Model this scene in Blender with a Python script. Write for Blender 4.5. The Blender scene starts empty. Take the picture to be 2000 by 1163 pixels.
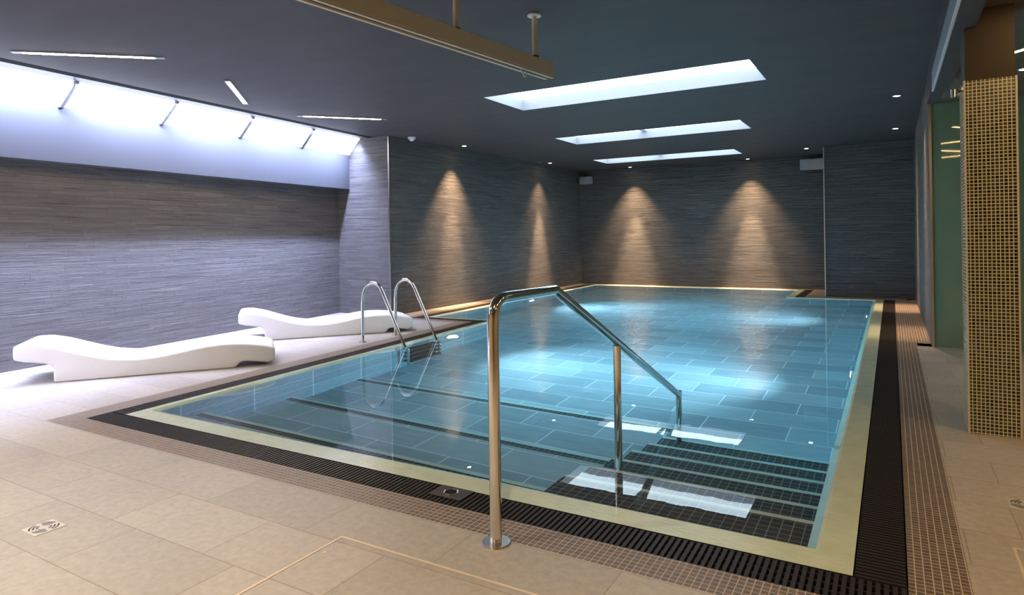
import bpy, bmesh, math, random
from mathutils import Vector, Matrix
random.seed(7)
D = bpy.data
COL = bpy.context.scene.collection
SC = bpy.context.scene
PI = math.pi

# ------------------------------------------------------------------ materials
class NT:
    def __init__(s, name):
        s.m = D.materials.new(name); s.m.use_nodes = True
        s.t = s.m.node_tree; s.t.nodes.clear()
        s.out = s.n('ShaderNodeOutputMaterial')
    def n(s, typ, **kw):
        nd = s.t.nodes.new(typ)
        for k, v in kw.items(): setattr(nd, k, v)
        return nd
    def set(s, nd, key, v):
        if isinstance(v, bpy.types.NodeSocket): s.t.links.new(v, nd.inputs[key])
        elif v is not None: nd.inputs[key].default_value = v
    def math(s, op, a, b=None, c=None):
        nd = s.n('ShaderNodeMath', operation=op); s.set(nd, 0, a)
        if b is not None: s.set(nd, 1, b)
        if c is not None: s.set(nd, 2, c)
        return nd.outputs[0]
    def mix(s, f, a, b, blend='MIX'):
        nd = s.n('ShaderNodeMix', data_type='RGBA', blend_type=blend)
        s.set(nd, 0, f); s.set(nd, 6, a); s.set(nd, 7, b)
        return nd.outputs[2]
    def ramp(s, f, stops):
        nd = s.n('ShaderNodeValToRGB'); s.set(nd, 0, f)
        e = nd.color_ramp.elements
        while len(e) < len(stops): e.new(0.5)
        for i, (p, c) in enumerate(stops):
            e[i].position = p; e[i].color = c if len(c) == 4 else (*c, 1)
        return nd.outputs[0]
    def obj(s):
        return s.n('ShaderNodeTexCoord').outputs['Object']
    def sep(s, v):
        nd = s.n('ShaderNodeSeparateXYZ'); s.set(nd, 0, v); return nd.outputs
    def comb(s, x=0, y=0, z=0):
        nd = s.n('ShaderNodeCombineXYZ'); s.set(nd, 0, x); s.set(nd, 1, y); s.set(nd, 2, z); return nd.outputs[0]
    def noise(s, v, scale=5, detail=3, rough=0.5, dist=0.0):
        nd = s.n('ShaderNodeTexNoise'); s.set(nd, 'Vector', v)
        s.set(nd, 'Scale', scale); s.set(nd, 'Detail', detail); s.set(nd, 'Roughness', rough); s.set(nd, 'Distortion', dist)
        return nd.outputs[0]
    def vscale(s, v, x, y, z):
        nd = s.n('ShaderNodeVectorMath', operation='MULTIPLY'); s.set(nd, 0, v); s.set(nd, 1, (x, y, z)); return nd.outputs[0]
    def vadd(s, v, w):
        nd = s.n('ShaderNodeVectorMath', operation='ADD'); s.set(nd, 0, v); s.set(nd, 1, w); return nd.outputs[0]
    def brick(s, v, w, h, mortar, offset=0.5, freq=2, smooth=0.1, c1=(0, 0, 0, 1), c2=(1, 1, 1, 1), bias=0.0):
        nd = s.n('ShaderNodeTexBrick', offset=offset, offset_frequency=freq)
        s.set(nd, 'Vector', v); s.set(nd, 'Scale', 1.0); s.set(nd, 'Mortar Size', mortar)
        s.set(nd, 'Mortar Smooth', smooth); s.set(nd, 'Bias', bias); s.set(nd, 'Brick Width', w); s.set(nd, 'Row Height', h)
        s.set(nd, 'Color1', c1); s.set(nd, 'Color2', c2); s.set(nd, 'Mortar', (0.5, 0.5, 0.5, 1))
        return nd.outputs[0], nd.outputs[1]
    def bump(s, h, strength=0.5, dist=0.01, normal=None):
        nd = s.n('ShaderNodeBump'); s.set(nd, 'Height', h); s.set(nd, 'Strength', strength); s.set(nd, 'Distance', dist)
        if normal is not None: s.set(nd, 'Normal', normal)
        return nd.outputs[0]
    def pbr(s, color, rough=0.5, metal=0.0, normal=None, spec=0.5, coat=0.0, ior=None, **kw):
        nd = s.n('ShaderNodeBsdfPrincipled')
        if not isinstance(color, bpy.types.NodeSocket) and len(color) == 3: color = (*color, 1)
        s.set(nd, 'Base Color', color); s.set(nd, 'Roughness', rough); s.set(nd, 'Metallic', metal)
        s.set(nd, 'Specular IOR Level', spec); s.set(nd, 'Coat Weight', coat)
        if ior: s.set(nd, 'IOR', ior)
        if normal is not None: s.set(nd, 'Normal', normal)
        s.t.links.new(nd.outputs[0], s.out.inputs[0])
        return nd

def plain(name, color, rough=0.5, metal=0.0, spec=0.5, coat=0.0, var=0.06, nscale=6):
    t = NT(name)
    n = t.noise(t.obj(), nscale, 3)
    c2 = tuple(max(0, c * (1 - var)) for c in color); c1 = tuple(min(1, c * (1 + var)) for c in color)
    t.pbr(t.ramp(n, [(0.3, c2), (0.7, c1)]), rough, metal, None, spec, coat)
    return t.m

def emit(name, color, strength):
    t = NT(name); e = t.n('ShaderNodeEmission')
    t.set(e, 0, (*color, 1)); t.set(e, 1, strength)
    t.t.links.new(e.outputs[0], t.out.inputs[0]); return t.m

def mat_stone():
    t = NT('stone_floor_tile'); p = t.obj()
    v = t.vadd(p, (0.22, -0.27 + 0.335 * 40, 0))
    col, mort = t.brick(v, 0.66, 0.335, 0.0026, offset=0.30, freq=2, smooth=0.2)
    n1 = t.noise(p, 2.2, 5, 0.6); n2 = t.noise(p, 28, 6, 0.65)
    base = t.mix(t.math('MULTIPLY', n1, 0.9), (0.345, 0.315, 0.275, 1), (0.46, 0.42, 0.37, 1))
    base = t.mix(0.10, base, col, 'OVERLAY')
    spk = t.ramp(n2, [(0.32, (0.86, 0.855, 0.85)), (0.68, (1.10, 1.10, 1.10))])
    base = t.mix(1.0, base, spk, 'MULTIPLY')
    base = t.mix(t.math('MULTIPLY', mort, 0.75), base, (0.24, 0.175, 0.11, 1))
    hgt = t.math('ADD', t.math('MULTIPLY', mort, -1.0), t.math('MULTIPLY', n2, 0.12))
    t.pbr(base, t.ramp(n1, [(0.3, (0.36,) * 3), (0.7, (0.5,) * 3)]), 0, t.bump(hgt, 0.35, 0.003), 0.45)
    return t.m

def mat_mosaic(name, plane, pitch, mortar, c1, c2, grout, rough=0.4, off=(0, 0), bumpd=0.0015, spec=0.5):
    t = NT(name); p = t.obj(); x, y, z = t.sep(p)
    if plane == 'xy': v = t.comb(t.math('ADD', x, 30 + off[0]), t.math('ADD', y, 30 + off[1]), 0)
    else: v = t.comb(t.math('ADD', t.math('ADD', x, y), 30 + off[0]), t.math('ADD', z, 10 + off[1]), 0)
    col, mort = t.brick(v, pitch, pitch, mortar, offset=0.0, smooth=0.1)
    base = t.mix(col, (*c1, 1), (*c2, 1))
    base = t.mix(mort, base, (*grout, 1))
    r = t.mix(mort, (rough,) * 3 + (1,), (0.7, 0.7, 0.7, 1))
    t.pbr(base, r, 0, t.bump(t.math('MULTIPLY', mort, -1.0), 0.5, bumpd), spec)
    return t.m

def mat_slate():
    t = NT('split_face_slate'); p = t.obj(); x, y, z = t.sep(p)
    u = t.math('ADD', t.math('ADD', x, y), 40)
    zw = t.math('ADD', z, t.math('MULTIPLY', t.noise(t.comb(0, 0, z), 5.0, 3), 0.10))
    def rows(w, h, shift):
        zz = t.math('ADD', zw, shift)
        wn = t.n('ShaderNodeTexWhiteNoise', noise_dimensions='1D'); t.set(wn, 'W', t.math('FLOOR', t.math('DIVIDE', zz, h)))
        return t.comb(t.math('ADD', u, t.math('MULTIPLY', wn.outputs[0], w*3.7)), zz, 0)
    c1, m1 = t.brick(rows(0.42, 0.021, 5.0), 0.42, 0.021, 0.0012, offset=0.0, smooth=0.3)
    c2, m2 = t.brick(rows(0.61, 0.063, 7.003), 0.61, 0.063, 0.0018, offset=0.0, smooth=0.3)
    st = t.noise(t.comb(t.math('MULTIPLY', u, 2.2), 0, t.math('MULTIPLY', z, 90)), 1.0, 5, 0.65)
    big = t.noise(t.comb(u, z, 0), 0.9, 3)
    crk = t.noise(t.comb(t.math('MULTIPLY', u, 1.3), 3.0, t.math('MULTIPLY', zw, 46)), 1.0, 4, 0.7)
    crk = t.ramp(crk, [(0.30, (1, 1, 1)), (0.42, (0, 0, 0))])
    g1 = t.math('ADD', t.math('MULTIPLY', c1, 0.30), t.math('MULTIPLY', c2, 0.12))
    g = t.math('ADD', g1, t.math('MULTIPLY', st, 0.85))
    base = t.ramp(t.math('MULTIPLY', g, 0.75), [(0.18, (0.070, 0.065, 0.061)), (0.5, (0.130, 0.122, 0.116)), (0.82, (0.225, 0.212, 0.20))])
    base = t.mix(t.math('MULTIPLY', big, 0.25), base, (0.10, 0.105, 0.12, 1))
    mm = t.math('MAXIMUM', t.math('MULTIPLY', m1, 0.45), t.math('MULTIPLY', m2, 0.7))
    mm = t.math('MAXIMUM', mm, crk)
    base = t.mix(t.math('MULTIPLY', mm, 0.75), base, (0.022, 0.022, 0.024, 1))
    hgt = t.math('SUBTRACT', g, t.math('MULTIPLY', mm, 0.9))
    t.pbr(base, 0.58, 0, t.bump(hgt, 1.0, 0.02), 0.4)
    return t.m

def mat_pooltile(name, plane, w, h, off, dark=(0.085, 0.105, 0.115), light=(0.21, 0.245, 0.255)):
    t = NT(name); p = t.obj(); x, y, z = t.sep(p)
    if plane == 'xy': v = t.comb(t.math('ADD', x, 30 + off[0]), t.math('ADD', y, 30 + off[1]), 0)
    else: v = t.comb(t.math('ADD', t.math('ADD', x, y), 30 + off[0]), t.math('ADD', z, 10 + off[1]), 0)
    col, mort = t.brick(v, w, h, 0.0045, offset=0.5 if plane == 'xy' else 0.0, smooth=0.15)
    st = t.noise(t.vscale(p, 1.5, 11, 11), 2.0, 5, 0.6)
    g = t.math('ADD', t.math('MULTIPLY', col, 0.45), t.math('MULTIPLY', st, 0.62))
    base = t.ramp(g, [(0.12, dark), (0.9, light)])
    base = t.mix(mort, base, (0.84, 0.88, 0.86, 1))
    t.pbr(base, 0.55, 0, None, 0.3)
    return t.m

def mat_coping():
    t = NT('pale_coping_tile'); p = t.obj()
    n = t.noise(p, 9, 4); w = t.noise(t.vscale(p, 22, 60, 1), 1.0, 4, 0.6, 0.6)
    base = t.ramp(n, [(0.3, (0.52, 0.60, 0.44)), (0.7, (0.60, 0.68, 0.52))])
    t.pbr(base, 0.16, 0, t.bump(w, 0.4, 0.006), 0.5, coat=0.5)
    return t.m

def mat_water():
    t = NT('pool_water'); p = t.obj()
    a = t.noise(t.vscale(p, 1, 1.0, 1), 2.2, 3, 0.5); b = t.noise(p, 14, 2, 0.5)
    h = t.math('ADD', a, t.math('MULTIPLY', b, 0.06))
    nd = t.n('ShaderNodeBsdfGlass'); t.set(nd, 'Color', (1, 1, 1, 1)); t.set(nd, 'Roughness', 0.0); t.set(nd, 'IOR', 1.33)
    t.set(nd, 'Normal', t.bump(h, 0.02, 0.02))
    t.t.links.new(nd.outputs[0], t.out.inputs[0])
    va = t.n('ShaderNodeVolumeAbsorption'); t.set(va, 'Color', (0.44, 0.85, 0.97, 1)); t.set(va, 'Density', 0.36)
    t.t.links.new(va.outputs[0], t.out.inputs[1])
    return t.m

def mat_ceiling():
    t = NT('dark_ceiling_paint'); p = t.obj()
    n = t.noise(t.vscale(p, 0.5, 1.6, 1), 2.0, 4, 0.6)
    base = t.ramp(n, [(0.3, (0.066, 0.060, 0.060)), (0.7, (0.082, 0.075, 0.075))])
    t.pbr(base, 0.6, 0, None, 0.3)
    return t.m

M = {}
M['stone'] = mat_stone()
M['mosaic'] = mat_mosaic('taupe_floor_mosaic', 'xy', 0.0275, 0.0019, (0.095, 0.070, 0.056), (0.150, 0.112, 0.09), (0.46, 0.37, 0.28), 0.42)
M['slate'] = mat_slate()
M['coping'] = mat_coping()
M['grate'] = plain('black_grating_plastic', (0.018, 0.014, 0.012), 0.5, spec=0.3)
M['channel'] = plain('black_channel', (0.006, 0.005, 0.005), 0.8)
M['poolfloor'] = mat_pooltile('pool_floor_tile', 'xy', 0.66, 0.335, (0.1, 0.12), (0.25, 0.29, 0.305), (0.52, 0.56, 0.565))
M['poolwall'] = mat_pooltile('pool_wall_tile', 'v', 0.66, 0.335, (0.1, 0.02), (0.20, 0.25, 0.245), (0.40, 0.46, 0.45))
M['stepmosaic'] = mat_mosaic('dark_step_mosaic', 'xy', 0.047, 0.0022, (0.020, 0.018, 0.016), (0.042, 0.038, 0.034), (0.30, 0.29, 0.22), 0.5, (0.0, 0.0))
M['nosing'] = plain('pale_nosing_tile', (0.62, 0.70, 0.60), 0.5)
M['water'] = mat_water()
M['ceiling'] = mat_ceiling()
M['brownceil'] = plain('brown_soffit_paint', (0.13, 0.105, 0.075), 0.7)
M['brownpaint'] = plain('brown_column_paint', (0.036, 0.024, 0.012), 0.6)
M['well'] = plain('pale_skylight_lining', (0.37, 0.35, 0.385), 0.6, var=0.01)
M['white'] = plain('white_paint', (0.80, 0.81, 0.83), 0.55, var=0.01)
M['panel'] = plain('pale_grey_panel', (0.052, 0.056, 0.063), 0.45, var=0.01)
M['lounger'] = plain('white_moulded_plastic', (0.86, 0.85, 0.83), 0.42, spec=0.45, var=0.01)
M['chrome'] = plain('polished_steel', (0.78, 0.76, 0.73), 0.09, 1.0, var=0.02)
M['steel'] = plain('brushed_steel', (0.66, 0.64, 0.60), 0.28, 1.0, var=0.04)
M['alu'] = plain('grey_aluminium', (0.42, 0.44, 0.46), 0.35, 0.4)
M['frame'] = plain('grey_window_frame', (0.22, 0.23, 0.26), 0.4)
M['beige'] = plain('beige_powder_coat', (0.68, 0.60, 0.43), 0.42, var=0.02)
M['greypl'] = plain('grey_plastic', (0.40, 0.41, 0.43), 0.5, var=0.02)
M['drain'] = plain('pale_drain_steel', (0.62, 0.58, 0.52), 0.35, 0.3, var=0.02)
M['dark'] = plain('dark_slot', (0.02, 0.016, 0.012), 0.6)
M['blacktrim'] = plain('black_trim', (0.012, 0.012, 0.015), 0.9, spec=0.1)
M['brass'] = plain('pale_brass_trim', (0.66, 0.55, 0.42), 0.4, 0.2)
M['tread'] = plain('dark_ladder_tread', (0.012, 0.013, 0.015), 0.5)
M['colmosaic'] = mat_mosaic('green_column_mosaic', 'v', 0.0212, 0.0021, (0.008, 0.009, 0.002), (0.085, 0.080, 0.020), (0.78, 0.73, 0.52), 0.2, (0.0, 0.0), 0.001, 0.6)
M['green'] = plain('green_back_painted_glass', (0.16, 0.27, 0.18), 0.03, 0.0, spec=0.8, coat=0.4, var=0.02)
M['rearwall'] = plain('rear_wall_plaster', (0.52, 0.38, 0.20), 0.7)
M['sky1'] = emit('rooflight_daylight', (0.80, 0.86, 1.0), 2.3)
M['sky2'] = emit('skylight_daylight', (0.66, 0.87, 1.0), 2.7)
M['lampwarm'] = emit('linear_lamp_glow', (1.0, 0.76, 0.50), 95.0)
M['lampdim'] = emit('linear_lamp_glow_dim', (1.0, 0.64, 0.28), 22.0)
M['bulb'] = emit('downlight_glow', (1.0, 0.74, 0.42), 30.0)
M['uwglow'] = emit('pool_lamp_glow', (1.0, 0.95, 0.85), 12.0)

# ------------------------------------------------------------------ mesh helpers
def link(name, bm, mat, parent=None, loc=None, smooth=False):
    bmesh.ops.recalc_face_normals(bm, faces=bm.faces)
    me = D.meshes.new(name); bm.to_mesh(me); bm.free()
    mats = mat if isinstance(mat, (list, tuple)) else [mat]
    for m in mats: me.materials.append(m)
    if smooth:
        for p in me.polygons: p.use_smooth = True
    o = D.objects.new(name, me); COL.objects.link(o)
    if parent: o.parent = parent
    if loc: o.location = loc
    return o
def tag(o, label, cat, group=None, kind=None):
    o['label'] = label; o['category'] = cat
    if group: o['group'] = group
    if kind: o['kind'] = kind
    return o
def struct(o, label=None):
    o['kind'] = 'structure'
    if label: o['label'] = label
    return o
def empty(name, loc=(0, 0, 0), rz=0.0):
    o = D.objects.new(name, None); o.location = loc; o.rotation_euler = (0, 0, rz); o.empty_display_size = 0.1
    COL.objects.link(o); return o
def dup(root, loc, rz=None):
    r = root.copy(); COL.objects.link(r); r.location = loc
    if rz is not None: r.rotation_euler = (0, 0, rz)
    for ch in list(root.children):
        c = ch.copy(); COL.objects.link(c); c.parent = r
        for g in ch.children:
            d = g.copy(); COL.objects.link(d); d.parent = c
    return r
def poly(bm, pts, mi=0):
    f = bm.faces.new([bm.verts.new(p) for p in pts]); f.material_index = mi; return f
def box(bm, x0, x1, y0, y1, z0, z1, mi=0):
    v = [bm.verts.new(p) for p in [(x0,y0,z0),(x1,y0,z0),(x1,y1,z0),(x0,y1,z0),(x0,y0,z1),(x1,y0,z1),(x1,y1,z1),(x0,y1,z1)]]
    for q in [(0,3,2,1),(4,5,6,7),(0,1,5,4),(1,2,6,5),(2,3,7,6),(3,0,4,7)]:
        f = bm.faces.new([v[i] for i in q]); f.material_index = mi
def prism(bm, pts, z0, z1, mi=0):
    a = [bm.verts.new((p[0], p[1], z0)) for p in pts]; b = [bm.verts.new((p[0], p[1], z1)) for p in pts]
    n = len(pts)
    bm.faces.new(a[::-1]).material_index = mi; bm.faces.new(b).material_index = mi
    for i in range(n): bm.faces.new([a[i], a[(i+1)%n], b[(i+1)%n], b[i]]).material_index = mi
def hexa(bm, q0, q1):
    """solid between two quads of matching corners"""
    a = [bm.verts.new(p) for p in q0]; b = [bm.verts.new(p) for p in q1]
    bm.faces.new(a[::-1]); bm.faces.new(b)
    for i in range(4): bm.faces.new([a[i], a[(i+1)%4], b[(i+1)%4], b[i]])
def bar(bm, a, b, w, t, up=(0, 0, 1)):
    """box bar from a to b, width w (sideways) and thickness t (along up)"""
    a = Vector(a); b = Vector(b); d = (b - a).normalized(); s = d.cross(Vector(up)).normalized(); u = s.cross(d).normalized()
    q = lambda c: [c + s*w/2 + u*t/2, c - s*w/2 + u*t/2, c - s*w/2 - u*t/2, c + s*w/2 - u*t/2]
    hexa(bm, q(a), q(b))
def cyl(bm, c, r, h, seg=24, r2=None, axis='z'):
    r2 = r if r2 is None else r2
    m = Matrix.Translation(c)
    if axis == 'x': m = m @ Matrix.Rotation(PI/2, 4, 'Y')
    if axis == 'y': m = m @ Matrix.Rotation(-PI/2, 4, 'X')
    bmesh.ops.create_cone(bm, cap_ends=True, segments=seg, radius1=r, radius2=r2, depth=h, matrix=m @ Matrix.Translation((0, 0, h/2)))
def fillet(pts, rad, n=8):
    """round the corners of a polyline"""
    out = [Vector(pts[0])]
    for i in range(1, len(pts)-1):
        p = Vector(pts[i]); a = (Vector(pts[i-1]) - p); b = (Vector(pts[i+1]) - p)
        r = rad[i-1] if isinstance(rad, (list, tuple)) else rad
        la, lb = a.length, b.length; a.normalize(); b.normalize()
        ang = a.angle(b); d = min(r / math.tan(ang/2), la*0.49, lb*0.49)
        s = p + a*d; e = p + b*d
        for k in range(n+1):
            t = k/n; out.append((1-t)**2*s + 2*t*(1-t)*p + t*t*e)
    out.append(Vector(pts[-1])); return out
def tube(bm, pts, r, seg=16, cap=True):
    pts = [Vector(p) for p in pts]; rings = []
    up = None
    for i, p in enumerate(pts):
        d = (pts[min(i+1, len(pts)-1)] - pts[max(i-1, 0)]).normalized()
        if up is None:
            ref = Vector((1, 0, 0)) if abs(d.x) < 0.8 else Vector((0, 1, 0))
            up = (ref - d*ref.dot(d)).normalized()
        else: up = (up - d*up.dot(d)).normalized()
        s = d.cross(up)
        rings.append([bm.verts.new(p + r*(math.cos(a)*up + math.sin(a)*s)) for a in [2*PI*k/seg for k in range(seg)]])
    for a, b in zip(rings, rings[1:]):
        for k in range(seg): bm.faces.new([a[k], a[(k+1)%seg], b[(k+1)%seg], b[k]])
    if cap: bm.faces.new(rings[0][::-1]); bm.faces.new(rings[-1])
def smoothed(o, angle=40):
    for p in o.data.polygons: p.use_smooth = True
    o.data.set_sharp_from_angle(angle=math.radians(angle)); return o
def bevel(o, w, seg=2):
    m = o.modifiers.new('bevel', 'BEVEL'); m.width = w; m.segments = seg; m.limit_method = 'ANGLE'; m.angle_limit = math.radians(35); return o

# ------------------------------------------------------------------ layout numbers (metres; camera stands over the origin)
H = 1.25; ZC = 2.91; ZR = 2.60; DEEP = -1.15; ZW = -0.012
XW = 0.36                      # right wall of the pool hall
YF = 15.54; YP = 13.92; YG = 8.28; YRW = 8.05; XL = -6.98
P0 = [(-4.74, 2.86), (-0.31, 2.86), (-0.31, 13.5), (-1.8, 13.5), (-1.8, 15.3), (-6.47, 15.3), (-6.27, 8.27), (-5.12, 8.27)]
def offset(pts, offs):
    n = len(pts); L = []
    for i in range(n):
        a = Vector(pts[i]); b = Vector(pts[(i+1)%n]); d = (b-a).normalized(); o = Vector((d.y, -d.x)) * offs[i]
        L.append((a+o, d))
    out = []
    for i in range(n):
        p, d = L[i-1]; q, e = L[i]
        t = ((q-p).x*e.y - (q-p).y*e.x) / (d.x*e.y - d.y*e.x)
        out.append(tuple(p + d*t))
    return out
#        near  right  blkF  blkL  far   bleft  recess left
LIP  = [0.055, 0.050, 0.02, 0.04, 0.03, 0.04, 0.04, 0.035]
COP  = [0.21, 0.172, 0.05, 0.17, 0.07, 0.09, 0.10, 0.095]
GRA  = [0.40, 0.345, 0.05, 0.34, 0.07, 0.26, 0.28, 0.26]
MOS  = [0.57, 0.537, 0.09, 0.50, 0.10, 0.42, 0.46, 0.47]
PL, PC, PG, PM = [offset(P0, o) for o in (LIP, COP, GRA, MOS)]
PWt = offset(P0, [0.045, 0.042, 0.016, 0.034, 0.026, 0.034, 0.034, 0.03])

# ------------------------------------------------------------------ floor
bm = bmesh.new()
my = PM[0][1]
poly(bm, [(-9.2, -2.6, 0), (3.2, -2.6, 0), (3.2, my, 0), (-9.2, my, 0)])
poly(bm, [(PM[1][0], my, 0), (3.2, my, 0), (3.2, YG+0.2, 0), (PM[1][0], YG+0.2, 0)])
poly(bm, [(-9.2, my, 0), (PM[0][0], my, 0), (PM[7][0], PM[7][1], 0), (-9.2, PM[7][1], 0)])
poly(bm, [(-9.2, PM[7][1], 0), (PM[7][0], PM[7][1], 0), (PM[6][0], PM[6][1], 0), (PM[5][0], PM[5][1], 0), (-9.2, PM[5][1], 0)])
struct(link('floor', bm, M['stone']))
# mosaic border strip round the pool
bm = bmesh.new()
n = len(P0)
for i in range(n):
    j = (i+1) % n
    poly(bm, [(*PG[i], 0), (*PG[j], 0), (*PM[j], 0), (*PM[i], 0)])
poly(bm, [(PM[1][0], YG, 0), (XW+0.03, YG, 0), (XW+0.03, YP, 0), (PM[1][0], YP, 0)])
poly(bm, [(*PM[2], 0), (XW, YP, 0), (XW, YF, 0), (PM[4][0], YF, 0), (*PM[3], 0)])
poly(bm, [(*PM[4], 0), (PM[4][0], YF, 0), (XL-0.2, YF, 0), (*PM[5], 0)])
struct(link('trim_1', bm, M['mosaic']), 'taupe mosaic strip round the pool')

# ------------------------------------------------------------------ swimming pool
pool = tag(empty('swimming_pool', (-2.6, 8.0, 0)), 'rectangular indoor pool with pale green rim, grey tiled floor and dark steps', 'pool')
OFF = Vector((-2.6, 8.0, 0))
def pool_part(name, bm, mat, parent=None):
    o = link(name, bm, mat); o.parent = parent or pool
    if parent is None: o.location = -OFF
    return o
# texture coordinates of pool parts stay in world metres because the mesh keeps its own origin
bm = bmesh.new()
for i in range(n):
    j = (i+1) % n
    poly(bm, [(*PL[i], 0), (*PL[j], 0), (*PC[j], 0), (*PC[i], 0)])
    poly(bm, [(*P0[i], -0.036), (*P0[j], -0.036), (*PL[j], 0), (*PL[i], 0)])
cp = pool_part('coping', bm, M['coping']); cp['label'] = 'pale green wet rim'
bm = bmesh.new()
for i in range(n):
    j = (i+1) % n
    poly(bm, [(*P0[i], DEEP-0.01), (*P0[j], DEEP-0.01), (*P0[j], -0.036), (*P0[i], -0.036)])
pool_part('basin_wall', bm, M['poolwall'])
bm = bmesh.new()
poly(bm, [(*p, DEEP) for p in P0])
pool_part('basin_floor', bm, M['poolfloor'])
# broad tiled platforms
def leftx(y): return -4.74 - (y-2.86)*0.0702
XS = -1.54
plat = [(2.86, 3.25, -0.44), (3.25, 4.20, -0.84), (4.20, 5.18, -1.02)]
NOSE = 0.036
for (y0, y1, z) in plat:
    bm = bmesh.new()
    prism(bm, [(leftx(y0)-0.02, y0+(0.001 if y0 > 3 else -0.01)), (XS-0.003, y0+(0.001 if y0 > 3 else -0.01)), (XS-0.003, y1), (leftx(y1)-0.02, y1)], DEEP-0.005, z)
    o = pool_part('platform', bm, M['poolfloor'])
    bm = bmesh.new()
    prism(bm, [(leftx(y1-NOSE), y1-NOSE), (XS-0.004, y1-NOSE), (XS-0.004, y1+0.004), (leftx(y1), y1+0.004)], z-0.04, z+0.004)
    q = pool_part('nosing', bm, M['nosing'], o)
    bm = bmesh.new()
    w = 0.062
    prism(bm, [(leftx(y1-NOSE-w), y1-NOSE-w), (XS-0.004, y1-NOSE-w), (XS-0.004, y1-NOSE-0.001), (leftx(y1-NOSE), y1-NOSE-0.001)], z-0.01, z+0.003)
    pool_part('mosaic_strip', bm, M['stepmosaic'], o)
# dark mosaic staircase on the right
for k in range(6):
    y0 = 2.85; y1 = 3.185 + 0.345*k; z = -0.10 - 0.172*k
    ys = y0 if k == 0 else 3.185 + 0.345*(k-1)
    bm = bmesh.new(); box(bm, XS, -0.305, ys, y1-NOSE, DEEP-0.004, z)
    o = pool_part('step', bm, M['stepmosaic'])
    bm = bmesh.new(); box(bm, XS, -0.305, y1-NOSE, y1, DEEP-0.004, z+0.002)
    pool_part('nosing', bm, M['nosing'], o)

bm = bmesh.new()
prism(bm, PWt, DEEP-0.05, ZW)
tag(link('pool_water', bm, M['water']), 'clear still blue-green water filling the pool', 'water')

# ------------------------------------------------------------------ overflow gratings
PIT = 0.0262
def grating(name, label, a_in, b_in, a_out, b_out, t0=0.0):
    """bars laid across the strip between the inner edge a_in-b_in and the outer edge a_out-b_out"""
    a0 = Vector(a_in); b0 = Vector(b_in); a1 = Vector(a_out); b1 = Vector(b_out)
    mid = (a0 + a1)/2; root = empty(name, (mid.x, mid.y, 0)); tag(root, label, 'grating', 'black overflow gratings round the pool')
    L = ((b0-a0).length + (b1-a1).length)/2; k = int(L/PIT)
    bm = bmesh.new(); o3 = Vector((mid.x, mid.y, 0))
    for i in range(k):
        t = (i+0.5)/k; p = a0.lerp(b0, t); q = a1.lerp(b1, t); s = (q-p)*0.03
        bar(bm, Vector((*(p+s), -0.012)) - o3, Vector((*(q-s), -0.012)) - o3, 0.0155, 0.020)
    link('bars', bm, M['grate'], root)
    bm = bmesh.new()
    for f in (0.1, 0.36, 0.64, 0.9):
        bar(bm, Vector((*a0.lerp(a1, f), -0.019)) - o3, Vector((*b0.lerp(b1, f), -0.019)) - o3, 0.016, 0.012)
    link('connecting_rods', bm, M['grate'], root)
    bm = bmesh.new()
    z = -0.05
    c = [Vector((*p, 0)) - o3 for p in (a0, b0, b1, a1)]
    dn = Vector((0, 0, z))
    poly(bm, [p + dn for p in c])
    for i in range(4): poly(bm, [c[i], c[(i+1)%4], c[(i+1)%4]+dn, c[i]+dn])
    link('channel', bm, M['channel'], root)
    return root
def xat(p, q, y):
    t = (y-p[1])/(q[1]-p[1]); return (p[0]+(q[0]-p[0])*t, y)
cny = PC[0][1]
g_a = (PG[0][0], PG[0][1]); g_b = PG[1]
grating('overflow_grating', 'black slatted grating along the near rim, in front of the handrail', xat(PG[7], PG[0], cny), xat(PG[1], PG[2], cny), g_a, g_b)
grating('overflow_grating', 'black slatted grating along the right rim beside the mosaic column', xat(PC[1], PC[2], cny+0.003), PC[2], xat(PG[1], PG[2], cny+0.003), PG[2])
grating('overflow_grating', 'black slatted grating along the left rim beside the white loungers', PC[7], xat(PC[7], PC[0], cny+0.003), PG[7], xat(PG[7], PG[0], cny+0.003))
grating('overflow_grating', 'short black grating behind the far lounger, along the recess rim', PC[6], PC[7], PG[6], PG[7])
grating('overflow_grating', 'black grating at the foot of the left slate wall, far part of pool', PC[5], PC[6], PG[5], PG[6])
grating('overflow_grating', 'short black grating on the far platform beside the slate pier', PC[3], PC[4], PG[3], PG[4])

# ------------------------------------------------------------------ walls
def vwall(name, a, b, z0, z1, mat, label=None):
    bm = bmesh.new(); poly(bm, [(*a, z0), (*b, z0), (*b, z1), (*a, z1)])
    return struct(link(name, bm, mat), label)
AL0 = (-6.72, -2.6); AL1 = (-8.10, YRW)
def alx(y): return -7.46 + (y-2.85)*(-0.64/5.2)
AL0 = (alx(-2.6), -2.6); AL1 = (alx(YRW), YRW)
vwall('wall_left', AL0, AL1, 0, 3.0, M['slate'])
vwall('wall_left_return', AL1, (XL, YRW), 0, 3.2, M['slate'])
vwall('wall_left_rear', (XL, YRW), (XL, YF), 0, ZC+0.02, M['slate'])
vwall('wall_far', (XL, YF), (XW, YF), 0, ZC+0.02, M['slate'])
bm = bmesh.new(); box(bm, -1.12, XW+0.1, YP, YF-0.002, -0.02, ZC+0.01)
struct(link('wall_far_right', bm, M['slate']), 'projecting slate pier in the far right corner')
bm = bmesh.new(); box(bm, XW, XW+0.02, YG, YP+0.1, -0.01, ZC+0.01)
struct(link('wall_right', bm, M['slate']))
bm = bmesh.new(); box(bm, XW+0.02, 3.2, YG, YG+0.05, -0.01, ZR+0.05)
struct(link('wall_right_glass', bm, M['green']), 'dark green glossy glass wall behind the column')
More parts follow.
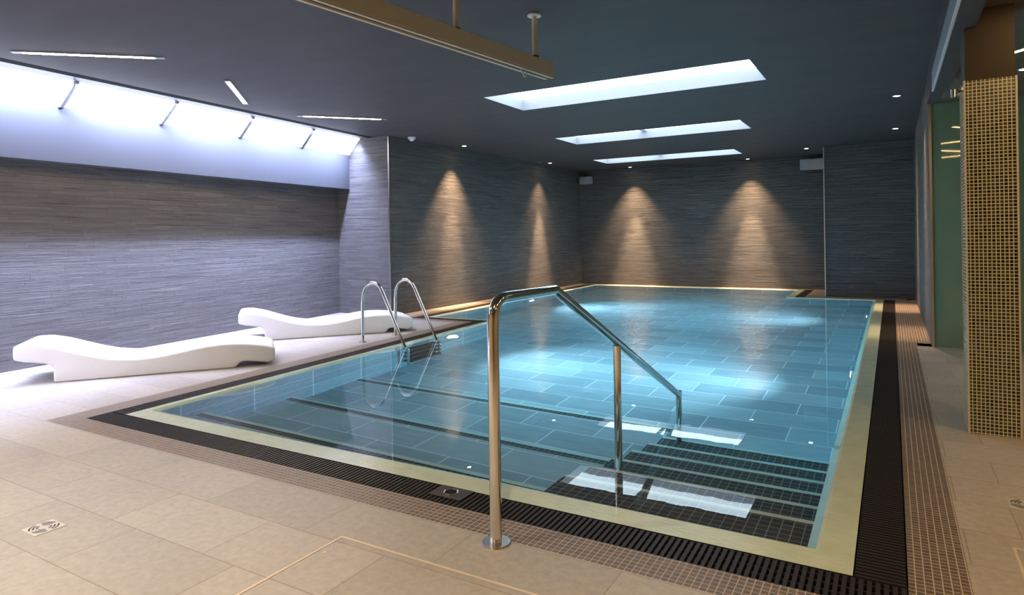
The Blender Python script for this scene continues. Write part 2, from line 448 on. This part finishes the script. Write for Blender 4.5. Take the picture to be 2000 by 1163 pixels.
vwall('wall_rear', (-9.2, -2.6), (3.2, -2.6), 0, ZC+0.3, M['rearwall'])
vwall('wall_right_outer', (3.2, -2.6), (3.2, YG+0.05), 0, ZC, M['rearwall'])
# slim metal corner trims
bm = bmesh.new(); box(bm, XL-0.012, XL+0.004, YRW-0.006, YRW+0.008, 0, ZC-0.02)
struct(link('trim_2', bm, M['steel']), 'steel corner strip on the left slate corner')
bm = bmesh.new(); box(bm, -1.127, -1.109, YP-0.008, YP+0.008, 0, ZC-0.02)
struct(link('trim_3', bm, M['steel']), 'steel corner strip on the far slate pier')
bm = bmesh.new(); box(bm, XW-0.002, XW+0.022, YG-0.012, YG-0.001, 0, ZR)
struct(link('trim_4', bm, M['steel']), 'steel edge strip beside the green glass')

# ------------------------------------------------------------------ ceiling with openings
SK = [(-4.173, -1.152, 6.521, 7.487), (-4.926, -1.899, 9.932, 10.832), (-5.68, -2.666, 13.291, 14.165)]
CE0 = (-6.83, 2.72); CE1 = (-7.30, YRW)
def cex(y): return CE0[0] + (y-CE0[1])*(CE1[0]-CE0[0])/(CE1[1]-CE0[1])
bm = bmesh.new()
xs = sorted({-6.3, XW, *[s[0] for s in SK], *[s[1] for s in SK]}); ys = sorted({-2.6, YRW, YF, *[s[2] for s in SK], *[s[3] for s in SK]})
for a, b in zip(xs, xs[1:]):
    for c, d in zip(ys, ys[1:]):
        mx, myy = (a+b)/2, (c+d)/2
        if any(s[0] < mx < s[1] and s[2] < myy < s[3] for s in SK): continue
        poly(bm, [(a, c, ZC), (b, c, ZC), (b, d, ZC), (a, d, ZC)])
poly(bm, [(cex(-2.6), -2.6, ZC), (-6.3, -2.6, ZC), (-6.3, YRW, ZC), (cex(YRW), YRW, ZC)])
poly(bm, [(XL, YRW, ZC), (-6.3, YRW, ZC), (-6.3, YF, ZC), (XL, YF, ZC)])
struct(link('ceiling', bm, M['ceiling']))
bm = bmesh.new(); poly(bm, [(0.46, -2.6, ZR), (3.2, -2.6, ZR), (3.2, YG, ZR), (0.46, YG, ZR)])
struct(link('ceiling_right', bm, M['brownceil']), 'lower brown ceiling over the right walkway')
bh = None
bm = bmesh.new(); box(bm, 0.345, 0.46, -2.6, 7.0, 2.49, ZC); box(bm, 0.345, 0.46, 7.0, YG-0.01, ZR+0.001, ZC)
bh = struct(link('ceiling_bulkhead', bm, M['ceiling']), 'dark downstand along the edge of the pool ceiling')
bm = bmesh.new(); box(bm, 0.332, 0.344, -2.6, 7.0, 2.515, 2.68)
o = link('trim_5', bm, M['alu']); struct(o, 'grey fascia strip on the dark downstand')
bm = bmesh.new(); box(bm, 0.328, 0.345, -2.6, 7.0, 2.503, 2.514)
o = link('trim_6', bm, M['white']); struct(o, 'thin white lower edge of the grey fascia')
# edge trim of the sloped rooflight opening
bm = bmesh.new()
hexa(bm, [(cex(-2.6)-0.12, -2.6, ZC-0.002), (cex(-2.6)+0.0, -2.6, ZC-0.002), (cex(-2.6)+0.0, -2.6, ZC+0.05), (cex(-2.6)-0.12, -2.6, ZC+0.05)],
     [(cex(YRW)-0.12, YRW, ZC-0.002), (cex(YRW)+0.0, YRW, ZC-0.002), (cex(YRW)+0.0, YRW, ZC+0.05), (cex(YRW)-0.12, YRW, ZC+0.05)])
struct(link('trim_7', bm, M['blacktrim']), 'black edge of the ceiling along the sloped rooflight')

# ------------------------------------------------------------------ sloped rooflight over the loungers, and the pale panel under it
def lin(p, q, y): return p[0] + (q[0]-p[0])*(y-p[1])/(q[1]-p[1])
GT0, GT1 = (-7.17, 2.85), (-7.58, YRW)      # upper edge of glass
GB0, GB1 = (-7.31, 2.85), (-7.84, YRW)      # top of the panel
ZT, ZB, ZPB = 2.925, 2.655, 2.085
Y0 = -2.6
win = struct(empty('window_1', (-7.4, YRW, ZT)), 'sloped rooflight strip over the loungers')
wo = Vector((-7.4, YRW, ZT))
def wpart(name, bm, mat):
    o = link(name, bm, mat, win); o.location = -wo; return o
bm = bmesh.new()
a, b = lin(GT0, GT1, Y0), lin(GB0, GB1, Y0)
poly(bm, [(a, Y0, ZT), (GT1[0], YRW, ZT), (GB1[0], YRW, ZB), (b-0.0, Y0, ZB)])
wpart('pane', bm, M['sky1'])
bm = bmesh.new()
hexa(bm, [(a-0.01, Y0, ZT-0.012), (cex(Y0)-0.115, Y0, ZT+0.0), (cex(Y0)-0.115, Y0, ZT+0.04), (a-0.01, Y0, ZT+0.04)],
     [(GT1[0]-0.01, YRW, ZT-0.012), (cex(YRW)-0.115, YRW, ZT+0.0), (cex(YRW)-0.115, YRW, ZT+0.04), (GT1[0]-0.01, YRW, ZT+0.04)])
wpart('top_rail', bm, M['frame'])
bars = [((-7.213, 3.533), (-7.261, 3.446)), ((-7.307, 4.681), (-7.404, 4.586)), ((-7.399, 5.815), (-7.552, 5.759)), ((-7.492, 6.961), (-7.700, 6.936)), ((-7.12, 2.40), (-7.115, 2.31)), ((-7.02, 1.25), (-6.97, 1.16)), ((-6.93, 0.1), (-6.83, 0.02))]
for (t, b) in bars:
    bm = bmesh.new()
    tx = lin(GT0, GT1, t[1]); bx_ = lin(GB0, GB1, b[1])
    bar(bm, (tx+0.006, t[1], ZT-0.012), (bx_+0.006, b[1], ZB-0.004), 0.055, 0.02)
    wpart('glazing_bar', bm, M['frame'])
# daylight falling steeply through the rooflight
al = D.lights.new('rooflight_daylight', 'AREA'); al.shape = 'RECTANGLE'; al.size = 10.5; al.size_y = 0.05; al.energy = 560; al.color = (0.52, 0.60, 1.0); al.spread = math.radians(110)
ao = D.objects.new('rooflight_daylight', al); COL.objects.link(ao); ao.parent = win
pa = Vector((GT0[0]-0.02, 2.85, 0)); pb = Vector((GT1[0]-0.02, YRW, 0)); dy = (pb-pa).normalized()
pc = pa.lerp(pb, -0.02) ; pc.z = ZT - 0.035
nz = -Vector((-0.22, 0, -0.975)); nz = (nz - dy*nz.dot(dy)).normalized()
mm = Matrix((dy, nz.cross(dy), nz)).transposed().to_4x4(); mm.translation = pc - wo; ao.matrix_local = mm
# panel
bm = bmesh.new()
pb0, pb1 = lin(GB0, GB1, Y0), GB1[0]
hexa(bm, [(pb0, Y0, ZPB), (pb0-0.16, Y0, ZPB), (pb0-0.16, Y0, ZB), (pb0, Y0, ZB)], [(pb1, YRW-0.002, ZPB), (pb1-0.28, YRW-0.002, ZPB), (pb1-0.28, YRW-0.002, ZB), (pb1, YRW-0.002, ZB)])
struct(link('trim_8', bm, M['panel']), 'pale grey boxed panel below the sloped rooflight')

# ------------------------------------------------------------------ three ceiling skylights
for i, (x0, x1, y0, y1) in enumerate(SK):
    zt = ZC + 0.14
    w = struct(empty('window_%d' % (i+2), ((x0+x1)/2, (y0+y1)/2, ZC)), ['nearest and largest looking skylight', 'middle skylight', 'farthest skylight'][i])
    c = Vector(((x0+x1)/2, (y0+y1)/2, ZC))
    bm = bmesh.new()
    t = 0.03
    for (a0, a1, b0, b1) in [(x0-t, x0, y0-t, y1+t), (x1, x1+t, y0-t, y1+t), (x0, x1, y0-t, y0), (x0, x1, y1, y1+t)]:
        box(bm, a0, a1, b0, b1, ZC+0.001, zt+0.03)
    o = link('well', bm, M['well'], w); o.location = -c
    bm = bmesh.new(); poly(bm, [(x0, y0, zt), (x1, y0, zt), (x1, y1, zt), (x0, y1, zt)])
    o = link('pane', bm, M['sky2'], w); o.location = -c
    if i == 0: continue
    bm = bmesh.new(); mx = (x0+x1)/2 - 0.25; box(bm, mx-0.045, mx+0.05, y0, y1, zt-0.014, zt-0.004)
    o = link('glazing_bar', bm, M['white'], w); o.location = -c

# ------------------------------------------------------------------ mosaic column
col = tag(empty('mosaic_column', (0.525, 4.99, 0)), 'square column clad in small green-brown mosaic with brown top, right side', 'column')
col['kind'] = 'thing'
CX0, CX1, CY0, CY1 = 0.398, 0.653, 4.86, 5.115
co = Vector((0.525, 4.99, 0))
bm = bmesh.new(); box(bm, CX0, CX1, CY0, CY1, 0, 2.163); o = link('cladding', bm, M['colmosaic'], col); o.location = -co
bm = bmesh.new(); box(bm, CX0+0.004, CX1-0.004, CY0+0.004, CY1-0.004, 2.163, ZR); o = link('upper_shaft', bm, M['brownpaint'], col); o.location = -co
bm = bmesh.new()
for (x, y) in ((CX0, CY0), (CX1, CY0), (CX0, CY1), (CX1, CY1)): box(bm, x-0.005, x+0.005, y-0.005, y+0.005, 0, 2.166)
o = link('corner_trim', bm, M['beige'], col); o.location = -co
bm = bmesh.new(); cyl(bm, (CX0-0.035, 4.95, 2.11), 0.016, 0.035, 16, axis='x'); cyl(bm, (CX0-0.045, 4.95, 2.085), 0.022, 0.05, 16)
o = smoothed(link('chrome_fitting', bm, M['chrome'], col)); o.location = -co

# ------------------------------------------------------------------ sun loungers
TOP = [(-.30, .345), (-.24, .358), (-.14, .358), (0, .325), (.1, .290), (.2, .255), (.3, .222), (.42, .190), (.55, .170), (.66, .163), (.76, .166), (.88, .178), (1.0, .198), (1.1, .216), (1.22, .233), (1.37, .243), (1.5, .240), (1.63, .228), (1.75, .207), (1.83, .186), (1.87, .170)]
BOT = [(-.30, .222), (-.22, .200), (-.13, .186), (-.06, .172), (-.015, .150), (0, .12), (0.0, .06), (0.0, .0), (.25, 0), (.5, 0), (.75, 0), (1.0, 0), (1.25, 0), (1.505, 0), (1.53, .035), (1.552, .058), (1.62, .055), (1.72, .040), (1.80, .026), (1.85, .045), (1.87, .07)]
def lounger_mesh():
    bm = bmesh.new(); W = 0.65; prof = TOP + BOT[::-1]
    a = [bm.verts.new((u, 0, z)) for u, z in prof]; b = [bm.verts.new((u, W, z)) for u, z in prof]
    N = len(prof); nt = len(TOP)
    for i in range(N): bm.faces.new([a[i], a[(i+1)%N], b[(i+1)%N], b[i]])
    for side in (a, b):
        for i in range(nt-1): bm.faces.new([side[i], side[i+1], side[N-2-i], side[N-1-i]])
    return bm
l1 = link('sun_lounger', lounger_mesh(), M['lounger'])
bv = bevel(l1, 0.038, 5); l1.modifiers['bevel'].angle_limit = math.radians(32)
for p in l1.data.polygons: p.use_smooth = True
l1.location = (-6.498, 2.945, 0.0); l1.rotation_euler = (0, 0, math.atan2(.792, .611))
tag(l1, 'white wave-shaped moulded sun lounger, nearer the camera, in front of the other', 'lounger', 'white sun loungers')
l2 = l1.copy(); COL.objects.link(l2); l2.location = (-6.746, 5.418, 0); l2.rotation_euler = (0, 0, math.atan2(.776, .631))
tag(l2, 'white wave-shaped moulded sun lounger behind the chrome pool ladder', 'lounger', 'white sun loungers')

# ------------------------------------------------------------------ handrail
hr = tag(empty('stair_handrail', (-1.41, 2.25, 0)), 'polished steel handrail sloping down over the pool steps, on flanged post', 'handrail')
R = 0.0245
top = fillet([(0, 0, 0.0), (0, 0, 0.995), (0, 0.565, 0.990), (0, 2.635, 0.032)], [0.10, 0.03], 10)
bm = bmesh.new(); tube(bm, top, R, 24); smoothed(link('rail', bm, M['chrome'], hr))
bm = bmesh.new(); tube(bm, [(0, 1.375, -0.46), (0, 1.375, 0.595)], R*0.93, 20); smoothed(link('post', bm, M['chrome'], hr))
bm = bmesh.new(); tube(bm, [(0, 2.635, -1.13), (0, 2.635, 0.055)], R*0.93, 20); smoothed(link('post', bm, M['chrome'], hr))
bm = bmesh.new(); cyl(bm, (0, 0, 0.0), 0.062, 0.008, 40, 0.058); smoothed(link('flange', bm, M['steel'], hr))
bm = bmesh.new(); cyl(bm, (0, 2.635, 0.050), R*1.02, 0.012, 24); smoothed(link('end_cap', bm, M['chrome'], hr))

# ------------------------------------------------------------------ pool ladder
ld = tag(empty('pool_ladder', (-5.53, 6.15, 0)), 'chrome pool ladder with two arched rails on the left rim', 'ladder')
for (x, y) in ((0.0, -0.29), (0.0, 0.31)):
    pts = [(x, y, 0), (x+0.005, y, 0.50)]
    for k in range(1, 9):
        a = PI - k/8*(PI-0.52); pts.append((x+0.175 + 0.17*math.cos(a), y, 0.52 + 0.205*math.sin(a)))
    pts += [(x+0.66, y, -0.03), (x+0.70, y, -0.12), (x+0.70, y, -0.95)]
    bm = bmesh.new(); tube(bm, fillet(pts, 0.04, 4), 0.0195, 18); o = smoothed(link('arched_rail', bm, M['chrome'], ld))
    bm = bmesh.new(); cyl(bm, (x, y, 0), 0.045, 0.012, 28, 0.04); smoothed(link('flange', bm, M['steel'], ld))
for z in (-0.16, -0.38, -0.60, -0.82):
    bm = bmesh.new(); box(bm, 0.62, 0.74, -0.28, 0.30, z-0.028, z+0.028); bevel(link('tread', bm, M['tread'], ld), 0.006)

# ------------------------------------------------------------------ hoist beam hung from the ceiling
hb = tag(empty('hoist_rail', (-2.29, 4.30, ZC)), 'beige box rail hung from the dark ceiling on two rods', 'rail')
ho = Vector((-2.29, 4.30, ZC))
d = Vector((0.1265, 0.992, 0)).normalized(); s = Vector((d.y, -d.x, 0))
e1 = Vector((-2.247, 4.535, 0)); e0 = e1 - d*6.9
ZBT, ZBB, BW = 2.595, 2.487, 0.085
bm = bmesh.new()
def q(c): return [c + Vector((0, 0, ZBB)), c + Vector((0, 0, ZBT)), c - s*BW + Vector((0, 0, ZBT)), c - s*BW + Vector((0, 0, ZBB))]
hexa(bm, [p-ho for p in q(e0)], [p-ho for p in q(e1)])
bevel(link('beam', bm, M['beige'], hb), 0.004)
bm = bmesh.new()
for off in (0.012, BW-0.012):
    c0 = e0 - s*off; c1 = e1 - s*off - d*0.004
    bar(bm, c0 + Vector((0, 0, ZBB-0.006)) - ho, c1 + Vector((0, 0, ZBB-0.006)) - ho, 0.022, 0.012)
link('lip', bm, M['beige'], hb)
bm = bmesh.new(); c0 = e0 - s*BW/2; c1 = e1 - s*BW/2 - d*0.02
bar(bm, c0 + Vector((0, 0, ZBB-0.001)) - ho, c1 + Vector((0, 0, ZBB-0.001)) - ho, 0.03, 0.003)
link('slot', bm, M['dark'], hb)
for (x, y) in ((-2.29, 4.302), (-2.415, 3.46), (-2.63, 1.7)):
    bm = bmesh.new(); cyl(bm, Vector((x, y, ZBT)) - ho, 0.019, ZC-ZBT-0.004, 20); smoothed(link('rod', bm, M['beige'], hb))
    bm = bmesh.new(); cyl(bm, Vector((x, y, ZC-0.012)) - ho, 0.052, 0.010, 32); o = smoothed(link('flange', bm, M['white'], hb)); o['label'] = 'white ceiling flange'
    bm = bmesh.new(); cyl(bm, Vector((x, y, ZBT)) - ho, 0.030, 0.006, 24); smoothed(link('base_plate', bm, M['dark'], hb))
bm = bmesh.new(); c = e1 - d*0.33 - s*BW*0.5 + Vector((0, 0, ZBB)) - ho
tube(bm, [c + Vector((0, -0.06, 0)), c + Vector((0, 0.0, -0.055)), c + Vector((0, 0.025, -0.05)), c + Vector((0, 0.03, 0))], 0.006, 10)
smoothed(link('hook', bm, M['steel'], hb))

# ------------------------------------------------------------------ linear ceiling lamps
LAMPS = [((-6.534, 2.676), (-5.639, 3.496), 0.085, ZC, 'long linear ceiling lamp nearest the left edge, beside the rooflight'),
         ((-5.91, 4.33), (-6.75, 5.20), 0.055, ZC, 'linear ceiling lamp seen end-on, between the two longer looking ones'),
         ((-6.84, 6.065), (-6.047, 6.943), 0.08, ZC, 'farthest linear ceiling lamp, near the smoke detector'),
         ((0.69, 6.355), (0.92, 6.09), 0.03, ZR, 'short linear lamp over the right walkway, behind the column top'),
         ((0.58, 4.43), (1.35, 4.86), 0.04, ZR, 'linear lamp over the right walkway, in front of the column, seen only mirrored'),
         ((0.56, 3.60), (1.25, 2.86), 0.04, ZR, 'second linear lamp over the right walkway, seen only mirrored in the green glass'),
         ((0.56, 1.95), (1.25, 2.42), 0.04, ZR, 'nearest linear lamp over the right walkway, seen only mirrored in the green glass')]
for (a, b, trim, zc, lab) in LAMPS:
    a = Vector((*a, zc)); b = Vector((*b, zc)); m = (a+b)/2; dd = (b-a).normalized()
    r = tag(empty('linear_lamp', m), lab, 'ceiling lamp', 'linear lamps in the dark ceiling')
    bm = bmesh.new(); bar(bm, a-m + Vector((0, 0, -0.004)), b-m + Vector((0, 0, -0.004)), 0.062, 0.006); link('housing', bm, M['alu'], r)
    bm = bmesh.new(); bar(bm, a-m + dd*trim + Vector((0, 0, -0.0076)), b-m - dd*trim + Vector((0, 0, -0.0076)), 0.042, 0.001); link('diffuser', bm, M['lampwarm'] if zc == ZC else M['lampdim'], r)

# ------------------------------------------------------------------ downlights
GRP = 'small recessed downlights in the ceilings'
def spot(name, parent, loc, energy, angle, blend, color, rot=(0, 0, 0), rad=0.025):
    l = D.lights.new(name, 'SPOT'); l.energy = energy; l.spot_size = math.radians(angle); l.spot_blend = blend; l.color = color; l.shadow_soft_size = rad
    o = D.objects.new(name, l); COL.objects.link(o); o.parent = parent; o.location = loc; o.rotation_euler = rot; return o
WARM = (1.0, 0.64, 0.36); SOFT = (1.0, 0.90, 0.78); GOLD = (1.0, 0.70, 0.36)
def ring_mesh(r0, r1, h):
    bm = bmesh.new(); k = 28
    v = [[bm.verts.new((r*math.cos(2*PI*i/k), r*math.sin(2*PI*i/k), z)) for i in range(k)] for (r, z) in ((r1, 0), (r1, -h), (r0, -h), (r0, 0))]
    for a, b in zip(v, v[1:]):
        for i in range(k): bm.faces.new([a[i], a[(i+1)%k], b[(i+1)%k], b[i]])
    return bm
proto = None
def downlight(x, y, z, label, core=0, wide=0, lit=True, wa=76, ca=34):
    global proto
    if proto is None:
        r = empty('downlight', (x, y, z)); link('bezel', ring_mesh(0.036, 0.050, 0.006), M['alu'], r)
        bm = bmesh.new(); cyl(bm, (0, 0, -0.004), 0.036, 0.003, 24); link('lens', bm, M['bulb'], r)
        proto = r
    else: r = dup(proto, (x, y, z))
    for c in list(r.children):
        if c.type == 'LIGHT': D.objects.remove(c)
    tag(r, label, 'downlight', GRP)
    lens = [c for c in r.children if c.name.startswith('lens')][0]
    if not lit: lens.data = lens.data.copy(); lens.data.materials[0] = M['greypl']
    return r, core, wide, ca, wa
todo = []
YLF = 15.22
todo.append(downlight(-6.68, 9.77, ZC, 'lit downlight over the left slate wall, nearest the smoke detector', 600, 300))
todo.append(downlight(-6.68, 13.2, ZC, 'lit downlight over the left slate wall near the far corner speaker', 900, 120))
todo.append(downlight(-6.85, 13.0, ZC, 'unlit fitting beside the downlight near the far corner speaker', lit=False))
todo.append(downlight(-5.51, YLF, ZC, 'downlight over the left half of the far slate wall', 900, 240))
todo.append(downlight(-2.755, YLF, ZC, 'downlight over the right half of the far slate wall', 900, 240))
todo.append(downlight(-1.434, 14.07, ZC, 'downlight just left of the far slate pier', 10, 10))
todo.append(downlight(0.075, 12.24, ZC, 'right-hand downlight farther back, over the right rim by the pier', 420, 60))
todo.append(downlight(0.075, 9.29, ZC, 'brightest right-hand downlight, over the right rim nearer the camera', 200, 90))
todo.append(downlight(0.985, 6.92, ZR, 'downlight at the right edge beside the top of the column', 12, 12))
for (x, y, z, w) in [(1.5, 3.9, ZR, 9), (1.4, 1.2, ZR, 13), (-0.6, 0.7, ZC, 32), (-3.4, 0.4, ZC, 46), (-5.4, 0.9, ZC, 44), (-2.0, -1.6, ZC, 34), (0.4, -1.7, ZC, 30)]:  # added fill lamps, out of view, to warm and brighten the near floor
    todo.append(downlight(x, y, z, 'unseen fill downlight added over the near walkway', w*0.8, w*3.2, wa=150, ca=60))
for (r, core, wide, ca, wa) in todo:
    c = WARM if wa < 100 else ((1.0, 0.62, 0.28) if r.location.x > 1 else GOLD if (r.location.x > -1 or r.location.y < 0) else SOFT)
    if core: spot('core_beam', r, (0, 0, -0.012), core, ca, 0.9, c)
    if wide: spot('wide_beam', r, (0, 0, -0.012), wide, wa, 1.0, c)

# ------------------------------------------------------------------ underwater lamps
def pool_lamp(x, y, z, rz, label, e):
    r = tag(empty('pool_lamp', (x, y, z), rz), label, 'pool lamp', 'lamps in the pool walls')
    bm = bmesh.new(); cyl(bm, (0, 0, 0), 0.13, 0.03, 36, 0.115, axis='x'); smoothed(link('bezel', bm, M['steel'], r))
    bm = bmesh.new(); cyl(bm, (0.03, 0, 0), 0.095, 0.006, 32, axis='x'); link('lens', bm, M['uwglow'], r)
    l = D.lights.new('lamp_beam', 'SPOT'); l.energy = e; l.spot_size = math.radians(124); l.spot_blend = 1.0; l.color = (0.66, 0.86, 1.0); l.shadow_soft_size = 0.06
    o = D.objects.new('lamp_beam', l); COL.objects.link(o); o.parent = r; o.location = (0.06, 0, 0); o.rotation_euler = (0, -PI/2 - 0.10, 0)
    return r
def leftwall_x(y): return -4.74 - (y-2.86)*0.0702
pool_lamp(leftwall_x(6.95)+0.004, 6.95, -0.24, -0.07, 'round lit lamp just under water beside the ladder', 450)
pool_lamp(-6.36, 11.6, -0.42, 0.0, 'round lit lamp under water in the far left wall', 600)
pool_lamp(-0.315, 6.9, -0.42, PI, 'round lamp in the right pool wall, nearer one', 310)
pool_lamp(-0.315, 11.4, -0.42, PI, 'round lamp in the right pool wall, farther one', 290)

# ------------------------------------------------------------------ wall boxes, smoke detector
def wall_box(x0, x1, y, z0, z1, label, dark_left):
    r = tag(empty('wall_speaker', ((x0+x1)/2, y, z0)), label, 'speaker', 'pale boxes high on the far wall')
    c = Vector(((x0+x1)/2, y, z0))
    bm = bmesh.new(); box(bm, x0-c.x, x1-c.x, -0.16, 0, 0, z1-z0); bevel(link('casing', bm, M['greypl'], r), 0.012, 3)
    bm = bmesh.new(); box(bm, x0-c.x+0.05, x1-c.x-0.05, -0.166, -0.158, 0.025, z1-z0-0.025); link('grille', bm, M['alu'], r)
    bm = bmesh.new(); box(bm, -0.05, 0.05, -0.10, 0.03, (z1-z0), (z1-z0)+0.03); link('bracket', bm, M['dark'], r)
wall_box(-6.93, -6.62, YF-0.04, 2.57, 2.76, 'pale grey box speaker high in the far left corner', True)
wall_box(-1.70, -1.20, YF-0.04, 2.60, 2.83, 'pale grey box speaker high beside the far slate pier', False)
sd = tag(empty('smoke_detector', (-6.80, 8.42, ZC)), 'small white smoke detector on the ceiling by the left slate corner', 'smoke detector')
bm = bmesh.new(); cyl(bm, (0, 0, -0.032), 0.062, 0.032, 32, 0.066); smoothed(link('base', bm, M['white'], sd))
bm = bmesh.new(); cyl(bm, (0, 0, -0.062), 0.030, 0.03, 28, 0.042); smoothed(link('sensor', bm, M['white'], sd))

# ------------------------------------------------------------------ floor fittings
def drain(x0, x1, y0, y1, label):
    cx, cy = (x0+x1)/2, (y0+y1)/2; r = tag(empty('floor_drain', (cx, cy, 0)), label, 'floor drain', 'square floor drains')
    bm = bmesh.new(); box(bm, x0-cx, x1-cx, y0-cy, y1-cy, -0.01, 0.003); bevel(link('plate', bm, M['drain'], r), 0.0015)
    hx = (x1-x0)/2
    for rad in (0.84, 0.62, 0.40):
        for a0 in (0, PI/2, PI, 3*PI/2):
            bm = bmesh.new(); k = 10; w = 0.0045
            w = 0.0062; ri, ro = hx*rad-w/2, hx*rad+w/2
            A = [a0 + 0.22 + (PI/2-0.44)*i/k for i in range(k+1)]
            for u, v in zip(A, A[1:]):
                poly(bm, [(ri*math.cos(u), ri*math.sin(u), 0.0036), (ro*math.cos(u), ro*math.sin(u), 0.0036), (ro*math.cos(v), ro*math.sin(v), 0.0036), (ri*math.cos(v), ri*math.sin(v), 0.0036)])
            link('slot', bm, M['dark'], r)
drain(-3.295, -3.168, 1.357, 1.482, 'square steel floor drain with ring slots in the left foreground')
drain(0.443, 0.565, 3.632, 3.752, 'square steel floor drain near the right edge, in front of the column')
def hatch(x0, x1, y0, y1, label, w=0.011):
    cx, cy = (x0+x1)/2, (y0+y1)/2; r = tag(empty('floor_hatch', (cx, cy, 0)), label, 'floor hatch', 'flush floor hatches')
    bm = bmesh.new()
    for (a, b, c, d_) in ((x0, x1, y1-w, y1), (x0, x1, y0, y0+w), (x0, x0+w, y0+w, y1-w), (x1-w, x1, y0+w, y1-w)): box(bm, a-cx, b-cx, c-cy, d_-cy, -0.005, 0.0022)
    link('frame', bm, M['brass'], r)
    bm = bmesh.new(); box(bm, x0+w+0.003, x1-w-0.003, y0+w+0.003, y1-w-0.003, -0.004, 0.0012)
    o = link('tiled_lid', bm, M['stone'], r); o.location = (-cx, -cy, 0)
    bm = bmesh.new(); cyl(bm, (x0+0.045-cx, y1-0.14-cy, 0.001), 0.007, 0.002, 16); link('screw', bm, M['brass'], r)
hatch(-2.012, -0.45, 0.9, 1.99, 'tiled floor hatch with thin brass frame, in front of the handrail')
hatch(0.392, 0.95, 2.55, 3.178, 'tiled floor hatch with metal frame at the right edge of the floor')
gf = tag(empty('grating_plate', (-1.876, 2.585, 0.0)), 'square steel plate with a chrome ring set in the near grating', 'plate')
bm = bmesh.new(); box(bm, -0.094, 0.094, -0.062, 0.062, -0.0015, 0.004); bevel(link('plate', bm, plain('wet_dark_steel', (0.16, 0.15, 0.145), 0.3, 0.8), gf), 0.0015)
bm = bmesh.new(); tube(bm, [(0.034*math.cos(a), 0.034*math.sin(a), 0.006) for a in [2*PI*i/32 for i in range(33)]], 0.004, 8); smoothed(link('ring', bm, M['chrome'], gf))
bm = bmesh.new(); cyl(bm, (0, 0, 0.003), 0.030, 0.003, 28); link('cover', bm, M['blacktrim'], gf)

# ------------------------------------------------------------------ world and camera
w = D.worlds.new('world'); SC.world = w; w.use_nodes = True
bg = w.node_tree.nodes['Background']; bg.inputs[0].default_value = (0.7, 0.8, 1.0, 1); bg.inputs[1].default_value = 0.3

yaw, roll, f = 0.5285, -0.015, 1269.54
F = Vector((-math.sin(yaw), math.cos(yaw), 0)); Rr = Vector((math.cos(yaw), math.sin(yaw), 0)); U = Vector((0, 0, 1))
R2 = Rr*math.cos(roll) + U*math.sin(roll); U2 = -Rr*math.sin(roll) + U*math.cos(roll)
cam = D.cameras.new('camera'); co_ = D.objects.new('camera', cam); COL.objects.link(co_)
cam.sensor_width = 36; cam.sensor_fit = 'HORIZONTAL'; cam.lens = f*36/2000; cam.shift_y = -(581.5-462.343)/2000; cam.clip_start = 0.05
mw = Matrix((R2, U2, -F)).transposed().to_4x4(); mw.translation = (0, 0, H); co_.matrix_world = mw
SC.camera = co_

SC.view_settings.view_transform = 'Standard'; SC.view_settings.look = 'None'; SC.view_settings.gamma = 1.0
SC.view_settings.use_curve_mapping = False; SC.view_settings.exposure = 1.08
cy = SC.cycles
cy.max_bounces = 12; cy.diffuse_bounces = 4; cy.glossy_bounces = 6; cy.transmission_bounces = 8
cy.caustics_refractive = True; cy.caustics_reflective = True; cy.sample_clamp_indirect = 6.0; cy.use_denoising = True
